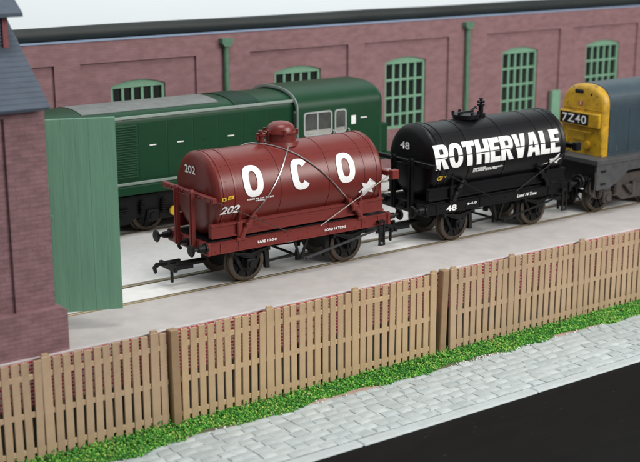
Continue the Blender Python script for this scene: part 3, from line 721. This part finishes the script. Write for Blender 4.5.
        on_end(text_mb('48', .50, .26, bold=.02), -3.255, .25, 3.34).build('number', m_white, tk)
        on_side(text_mb('48', .46, .21, bold=.03), -2.36, -1.231, 1.28).build('number', m_white, t)
        on_side(text_mb('6-4-0', .42, .085, bold=.03), -1.42, -1.231, 1.33).build('lettering', m_white, t)
        on_side(text_mb('Load 14 Tons', .98, .11, bold=.03, shear=.3), 1.22, -1.231, 1.29).build('lettering', m_white, t)
        rg = random.Random(9)
        for z, wd in ((-2.0, .55), (-4.4, 1.35), (-6.8, 1.1)):
            on_tank(dashes_mb(wd, .05, 5, rg), -.8+(wd-1.2)*.5, z-11, rr+.004).build('small_print', m_white, tk)['kind'] = 'stuff'
        on_tank(text_mb('CB', .24, .17, bold=.03, shear=.3), -2.90, -20, rr+.024).build('yellow_mark', m_yprint, tk); on_tank(text_mb('v', .1, .08, bold=.03), -2.66, -19, rr+.02).build('yellow_mark', m_yprint, tk)
        star = [(-.62, -.16), (-.15, -.02), (-.25, .10), (.02, .10), (.34, .36), (.26, .08), (.52, .08), (.30, -.06), (.34, -.22), (.08, -.12), (-.08, -.24), (-.10, -.10)]
        on_tank(poly_mb([(a*.85, q*.75) for a, q in star]), 2.50, -20, rr+.02).build('star', m_white, tk)
    return t
m_dull = mat('dull_steel_rod', (0.40, 0.37, 0.34), 0.4, 0.2, 6, metal=0.7)
m_lever = mat('grey_steel_lever', (0.07, 0.07, 0.075), 0.35, 0.2, 6, metal=0.5)  # lighter grey metal than the black underframe
mat_rod = mat('dark_steel_rod', (0.11, 0.07, 0.06), 0.4, 0.1, 6, metal=0.6)
wagon(2.08, 'red')
wagon(10.61, 'black')

# ============================================================ locomotives
def loco_bogie(parent, xc, yc_near, m, n=2, pitch=2.9, m_side=None, depth=1.35):
    """bogie centred at xc with side frames"""
    for s in (-1, 1):
        fr = MB(); L = pitch*(n-1)/2+1.0
        y0, y1 = sorted((s*1.08, s*1.22))
        fr.prism([(xc-L, .95), (xc-L+.2, 1.42), (xc+L-.2, 1.42), (xc+L, .95), (xc+L-.5, .62), (xc+.8, .62), (xc+.5, .42), (xc-.5, .42), (xc-.8, .62), (xc-L+.5, .62)], 'XZ', y0, y1)
        f = fr.build('bogie_frame', m, parent)
        for k in range(n):
            X = xc-pitch*(n-1)/2+pitch*k; a0, a1 = sorted((s*1.22, s*1.36))
            MB().box(X-.24, X+.24, a0, a1, .45, .86, .04).cyl((X, s*1.35, .64), (X, s*1.41, .64), .14, 12).build('axlebox', m, f)
            for q in (-.42, .42):
                sp = MB()
                for j in range(5): sp.lathe([(.74+j*.09, .07), (.75+j*.09, .11), (.79+j*.09, .11), (.80+j*.09, .07)], (X+q, s*1.29, 0), 'Z', 10)
                sp.cyl((X+q, s*1.29, .7), (X+q, s*1.29, 1.25), .072, 8); sp.build('coil_spring', m, f)
        lf = MB()
        for j in range(5): lf.box(xc-.5+.07*j, xc+.5-.07*j, a0, a1, .95-.07*j, 1.0-.07*j)
        lf.box(xc-.08, xc+.08, a0-.01, a1+.01, .6, 1.1); lf.build('leaf_spring', m, f)
        for k in range(n):
            make_wheel(parent, xc-pitch*(n-1)/2+pitch*k, s)
    for k in range(n): MB().cyl((xc-pitch*(n-1)/2+pitch*k, -1, .64), (xc-pitch*(n-1)/2+pitch*k, 1, .64), .08, 8).build('axle', m_under, parent)
    MB().box(xc-1.2, xc+1.2, -1.0, 1.0, .75, 1.45).build('bogie_bolster', m_under, parent)
def arch(hw, z0, zs, zt, n=12, p=2.3):
    """section in (y,z): straight sides to zs then arc to zt"""
    pts = [(-hw, z0), (-hw, zs)]
    for i in range(1, n):
        a = PI - PI*i/n; c, s_ = math.cos(a), math.sin(a)
        pts.append((hw*math.copysign(abs(c)**(2/p), c), zs+(zt-zs)*abs(s_)**(2/p)))
    return pts + [(hw, zs), (hw, z0)]

# ---- green locomotive
gx = 3.5
G = thing('green_locomotive', 'dark green diesel locomotive with a long bonnet and pale grey stripe', 'locomotive', (gx, TRK2, 0))
HX0, HX1, CX0, CX1 = -8.2, 3.18, 3.18, 7.22        # local x: hood, cab
hd = MB().prism(arch(1.42, 1.86, 4.10, 4.54, 16), 'YZ', HX0, HX1).build('hood', m_gl, G, smooth=True)
for z0, z1, nm, m_ in ((4.20, 4.30, 'stripe', m_glgrey), (1.87, 1.97, 'stripe', m_glgrey)):
    MB().box(HX0+.02, HX1-.002, -1.45, -1.38, z0, z1, .01).build(nm, m_, hd)
    MB().box(HX0+.02, HX1-.002, 1.38, 1.45, z0, z1, .01).build(nm, m_, hd)
k = 0
xs_ = [-6.6, -5.4, -4.3, -3.4, -2.25, -1.2, -.15, .9, 2.0, 3.1]
for i in range(len(xs_)-1):
    d_ = MB().box(xs_[i]+.02, xs_[i+1]-.02, -1.432, -1.40, 2.05, 4.04, .006).build('bonnet_door', m_gl, hd)
    MB().box((xs_[i]+xs_[i+1])/2-.13, (xs_[i]+xs_[i+1])/2+.13, -1.447, -1.431, 3.2, 3.235).build('door_handle', m_white if i in (3, 4, 6) else m_gl, d_)
lv = MB()
for j in range(22): lv.prism([(-1.42, 2.15+j*.085), (-1.475, 2.16+j*.085), (-1.42, 2.22+j*.085)], 'YZ', -4.25, -3.45)
lv.build('louvre_panel', m_gl, hd)
# roof panel and grey walkway on the crown of the hood
rp = []
sec = arch(1.42, 1.86, 4.10, 4.54, 16); sec = [p for p in sec if p[1] > 4.42]
rp = [(y, z+.02) for y, z in sec] + [(y, z-.05) for y, z in reversed(sec)]
MB().prism(rp, 'YZ', -5.3, .1).build('roof_panel', m_roofgrey, hd)
sec = [p for p in arch(1.42, 1.86, 4.10, 4.54, 16) if p[1] > 4.22]
rp = [(y*1.004, z+.03) for y, z in sec] + [(y, z-.05) for y, z in reversed(sec)]
MB().prism(rp, 'YZ', .6, 1.7).build('roof_hatch', m_glr, hd)
# cab
def cabsec(): return arch(1.72, 1.86, 3.92, 4.70, 18)
cb = MB().prism(cabsec(), 'YZ', CX0, CX1-.14).build('cab', m_gl, G, smooth=True)
s2 = [(y*.965, z-.03 if z > 2 else z) for y, z in cabsec()]
mbx = MB(); A = [(CX1-.14, y, z) for y, z in cabsec()]; B = [(CX1, y, z) for y, z in s2]; n = len(A)
mbx._add(A+B, [(i, (i+1) % n, (i+1) % n+n, i+n) for i in range(n)]+[tuple(range(2*n-1, n-1, -1))]); mbx.build('cab_rear', m_gl, cb, smooth=True)
# pale rim round the cab front and its narrow front window
so_ = cabsec(); si = arch(1.60, 1.86, 3.88, 4.60, 18); n = len(so_)
mr = MB(); V = [(CX0-.03, y, z) for y, z in so_]+[(CX0-.03, y, z) for y, z in si]+[(CX0-.001, y*1.004, z+.004) for y, z in so_]
mr._add(V, [(i, i+1, n+i+1, n+i) for i in range(n-1)]+[(i, i+1, 2*n+i+1, 2*n+i) for i in range(n-1)]); mr.build('cab_rim', m_glgrey, cb)
fw_ = MB().box(CX0-.03, CX0-.004, -1.62, -1.46, 2.95, 3.85).build('window', m_silver, cb); MB().box(CX0-.04, CX0-.031, -1.59, -1.49, 3.0, 3.80).build('pane', m_glass, fw_)
def window(x0, x1, z0, z1, yy, parent, split=None):
    t = .055; f = MB()
    def rr(x0, x1, z0, z1, r=.13):
        pts = []
        for cx, cz, a0 in ((x1-r, z1-r, 0), (x0+r, z1-r, 90), (x0+r, z0+r, 180), (x1-r, z0+r, 270)):
            for q in range(5): a = math.radians(a0+22.5*q); pts.append((cx+r*math.cos(a), cz+r*math.sin(a)))
        return pts
    o_, i_ = rr(x0, x1, z0, z1), rr(x0+t, x1-t, z0+t, z1-t, .09); n = len(o_)
    V = [(x, yy-.03, z) for x, z in o_]+[(x, yy-.03, z) for x, z in i_]+[(x, yy+.01, z) for x, z in o_]+[(x, yy+.01, z) for x, z in i_]
    F = []
    for k in range(n):
        j = (k+1) % n; F += [(k, j, n+j, n+k), (k, 2*n+k, 2*n+j, j), (n+k, n+j, 3*n+j, 3*n+k)]
    f._add(V, F)
    if split: f.box(split-.025, split+.025, yy-.028, yy+.008, z0+t, z1-t)
    fo = f.build('window', m_silver, parent)
    edges_ = [x0+t] + ([split] if split else []) + [x1-t]
    for a, b_ in zip(edges_[:-1], edges_[1:]):
        MB().box(a, b_, yy-.012, yy-.004, z0+t, z1-t).build('pane', m_glass, fo)
        # driver desk just behind the lower glass
        MB().box(a+.02, b_-.02, yy-.016, yy-.0125, z0+t+.01, z0+t+.17).build('desk', m_cabint, fo)
window(3.42, 4.74, 2.88, 3.80, -1.72, cb, 4.06)
window(4.86, 5.42, 2.88, 3.80, -1.72, cb)
MB().box(5.66, 5.88, -1.735, -1.722, 3.16, 3.50, .01).build('notice', m_white, cb)
MB().box(6.12, 6.42, -1.735, -1.722, 3.36, 3.40).build('door_plate', m_white, cb)
MB().box(6.35, 6.62, -1.735, -1.722, 2.10, 2.15).build('door_plate', m_white, cb)
for X in (4.80, 5.52): MB().tube([(X, -1.72, 2.1), (X, -1.78, 2.12), (X, -1.78, 3.0), (X, -1.72, 3.02)], .025, 6).build('handrail', m_silver, cb)
MB().cyl((4.0, -1.73, 2.62), (4.0, -1.715, 2.62), .16, 16).build('crest', m_glgrey, cb)
MB().box(4.75, 5.1, -1.735, -1.722, 2.78, 2.83).build('door_plate', m_white, cb)
MB().box(CX1, CX1+.36, -1.60, 1.60, 1.86, 3.02, .04).build('nose', m_gl, G)
MB().box(HX0-.1, CX1+.5, -1.62, 1.62, 1.56, 1.855, .015).build('solebar', m_gl, G)
ub = MB(); ub.box(-2.6, 3.0, -1.25, 1.25, .45, 1.55, .05); ub.box(-1.8, -.6, -1.38, -1.25, .55, 1.4, .03); ub.box(-.3, .9, -1.38, -1.25, .6, 1.3, .03); ub.build('fuel_tank', m_under, G)
for xc in (-4.3, 4.6): loco_bogie(G, xc, -1, m_under)
yl = MB(); yl.cyl((-2.05, -1.45, .74), (-2.05, -1.36, .74), .17, 16); yl.build('axle_cover', m_yprint, G)
MB().box(-7.5, 6.5, -.9, .9, 1.0, 1.55).build('underframe', m_under, G)

# ---- blue locomotive
B_ = thing('blue_locomotive', 'weathered blue diesel locomotive with a yellow nose and 7Z40 headcode', 'locomotive', (15.2, TRK, 0))
hw = 1.06
NX0, NX1 = .64, .96
# rounded nose: stack of sections tapering towards the front
def nose_mesh():
    m = MB(); S = []
    for X, sc, dz in ((NX0, .90, -.20), (NX0+.03, .95, -.10), (NX0+.10, .985, -.04), (NX0+.22, 1.0, -.005), (NX1, 1.0, 0)):
        S.append([(X, y*(sc if z > 3.7 else (.97+.03*(sc-.9)/.1)), z + (dz*(1 if z > 4.05 else 0)) ) for y, z in arch(hw, 2.16, 4.0, 4.82, 18, 2.5)])
    n = len(S[0]); V = [p for s_ in S for p in s_]; F = []
    for i in range(len(S)-1):
        for k in range(n-1): F.append((i*n+k, i*n+k+1, (i+1)*n+k+1, (i+1)*n+k))
    F.append(tuple(range(n)))
    m._add(V, F); return m
ns = nose_mesh().build('nose', m_yel, B_, smooth=True)
MB().prism(arch(hw, 2.16, 4.0, 4.82, 18, 2.5), 'YZ', NX1+.002, 14).build('hood', m_blue, B_, smooth=True)
hr = [p for p in arch(hw, 2.16, 4.0, 4.82, 18, 2.5) if p[1] > 4.22]; rp = [(y*1.003, z+.012) for y, z in hr]+[(y, z-.04) for y, z in reversed(hr)]
MB().prism(rp, 'YZ', NX1+.05, 13.9).build('hood_roof', m_bluerf, B_, smooth=True)
hb = MB()
for i in range(9): hb.box(1.0+i*1.1, 2.06+i*1.1, -hw-.012, -hw+.02, 2.3, 3.9, .005)
hb.build('bonnet_door', m_blue, B_)
# nose furniture
MB().box(NX0-.012, NX0+.05, -1.0, 1.0, 3.86, 3.895, .008).build('seam', m_yel, ns)
hc = MB().box(NX0-.13, NX0+.05, -.95, 1.06, 3.22, 3.76, .03).build('headcode_box', m_yel, ns)
MB().box(NX0-.14, NX0-.131, -.44, 1.0, 3.28, 3.70).build('headcode_panel', m_under, hc)
on_end(text_mb('7Z40', 1.22, .32, bold=.012, spacing=1.15), NX0-.146, .27, 3.49).build('headcode', m_white, hc)
vt = MB(); vt.box(NX0-.03, NX0+.16, -.02, .42, 4.45, 4.60, .03); vt.build('marker_lamp', m_under, ns)
MB().box(NX0-.005, NX0+.16, -.48, -.36, 4.38, 4.50, .02).build('marker_lamp', m_under, ns)
MB().box(NX0-.012, NX0+.02, -.02, .22, 4.0, 4.16, .005).build('badge', m_badge, ns)
on_end(text_mb('2', .08, .11, bold=.02), NX0-.016, .10, 4.08).build('badge_print', m_white, ns)
for y, z in ((-.34, 2.52), (.80, 2.52)):
    lm = MB(); lm.lathe([(-.10, .0001), (-.10, .10), (-.09, .16), (-.01, .17), (.02, .17)], (NX0, y, z), 'X', 18); lm.build('lamp', m_yel, ns, smooth=True)
MB().tube([(NX0, .6, 3.02), (NX0-.09, .6, 3.02), (NX0-.09, -.55, 3.02), (NX0, -.55, 3.02)], .02, 6).build('handrail', m_yel, ns)
MB().box(NX0-.03, NX0, -.2, .35, 2.66, 2.95, .01).build('door_panel', m_yel, ns)
# footplate, valance, bufferbeam
fp = MB(); fp.box(-.03, 14.5, -1.50, 1.50, 1.96, 2.155, .02); fp.build('footplate', m_fgrey, B_)
vl = MB(); vl.prism([(.0, 1.955), (13, 1.955), (13, 1.66), (1.75, 1.60), (1.15, 1.22), (.70, 1.02), (.0, 1.02)], 'XZ', -1.46, -1.38); vo = vl.build('valance', m_fgrey, B_)
for z in (1.70, 1.22): MB().box(.22, .50, -1.475, -1.459, z-.03, z+.05).build('foot_slot', m_under, vo)
MB().prism([(.0, 1.955), (13, 1.955), (13, 1.66), (1.75, 1.60), (1.15, 1.22), (.70, 1.02), (.0, 1.02)], 'XZ', 1.38, 1.46).build('valance', m_fgrey, B_)
MB().box(-.02, .14, -1.375, 1.375, 1.02, 1.95, .01).build('buffer_beam', m_under, B_)
for y in (-.98, .98):
    bu = MB(); bu.lathe([(-.45, .0001), (-.45, .24), (-.40, .26), (-.37, .1), (-.2, .1), (-.19, .15), (-.02, .16)], (0, y, 1.36), 'X', 20); bu.build('buffer', m_under, B_, smooth=True)
hs = MB()
for y, l in ((-1.2, .55), (-.62, .5), (-.4, .62), (.4, .6), (.62, .5)): hs.tube([(-.02, y, 1.45), (-.12, y, 1.4), (-.16, y, 1.1), (-.12, y-.05, 1.35-l*1.3), (-.03, y-.1, .55)], .035, 6)
hs.build('brake_hose', m_under, B_)
MB().tube([(-.05, -1.44, 1.72), (-.1, -1.5, 1.4), (-.12, -1.48, 1.0), (-.22, -1.3, .58)], .03, 6).build('hand_rail', m_bogie, B_)
MB().box(-.6, .3, -.18, .18, .56, .72, .02).box(-.66, -.56, -.5, .5, .52, .75, .02).build('coupling', m_under, B_)
loco_bogie(B_, 2.25, -1, m_bogie)
loco_bogie(B_, 10.5, -1, m_bogie)
MB().box(.3, 13, -.9, .9, 1.1, 1.83).build('underframe', m_under, B_)
MB().box(4.6, 8.2, -1.3, 1.3, .5, 1.7, .05).build('fuel_tank', m_bogie, B_)
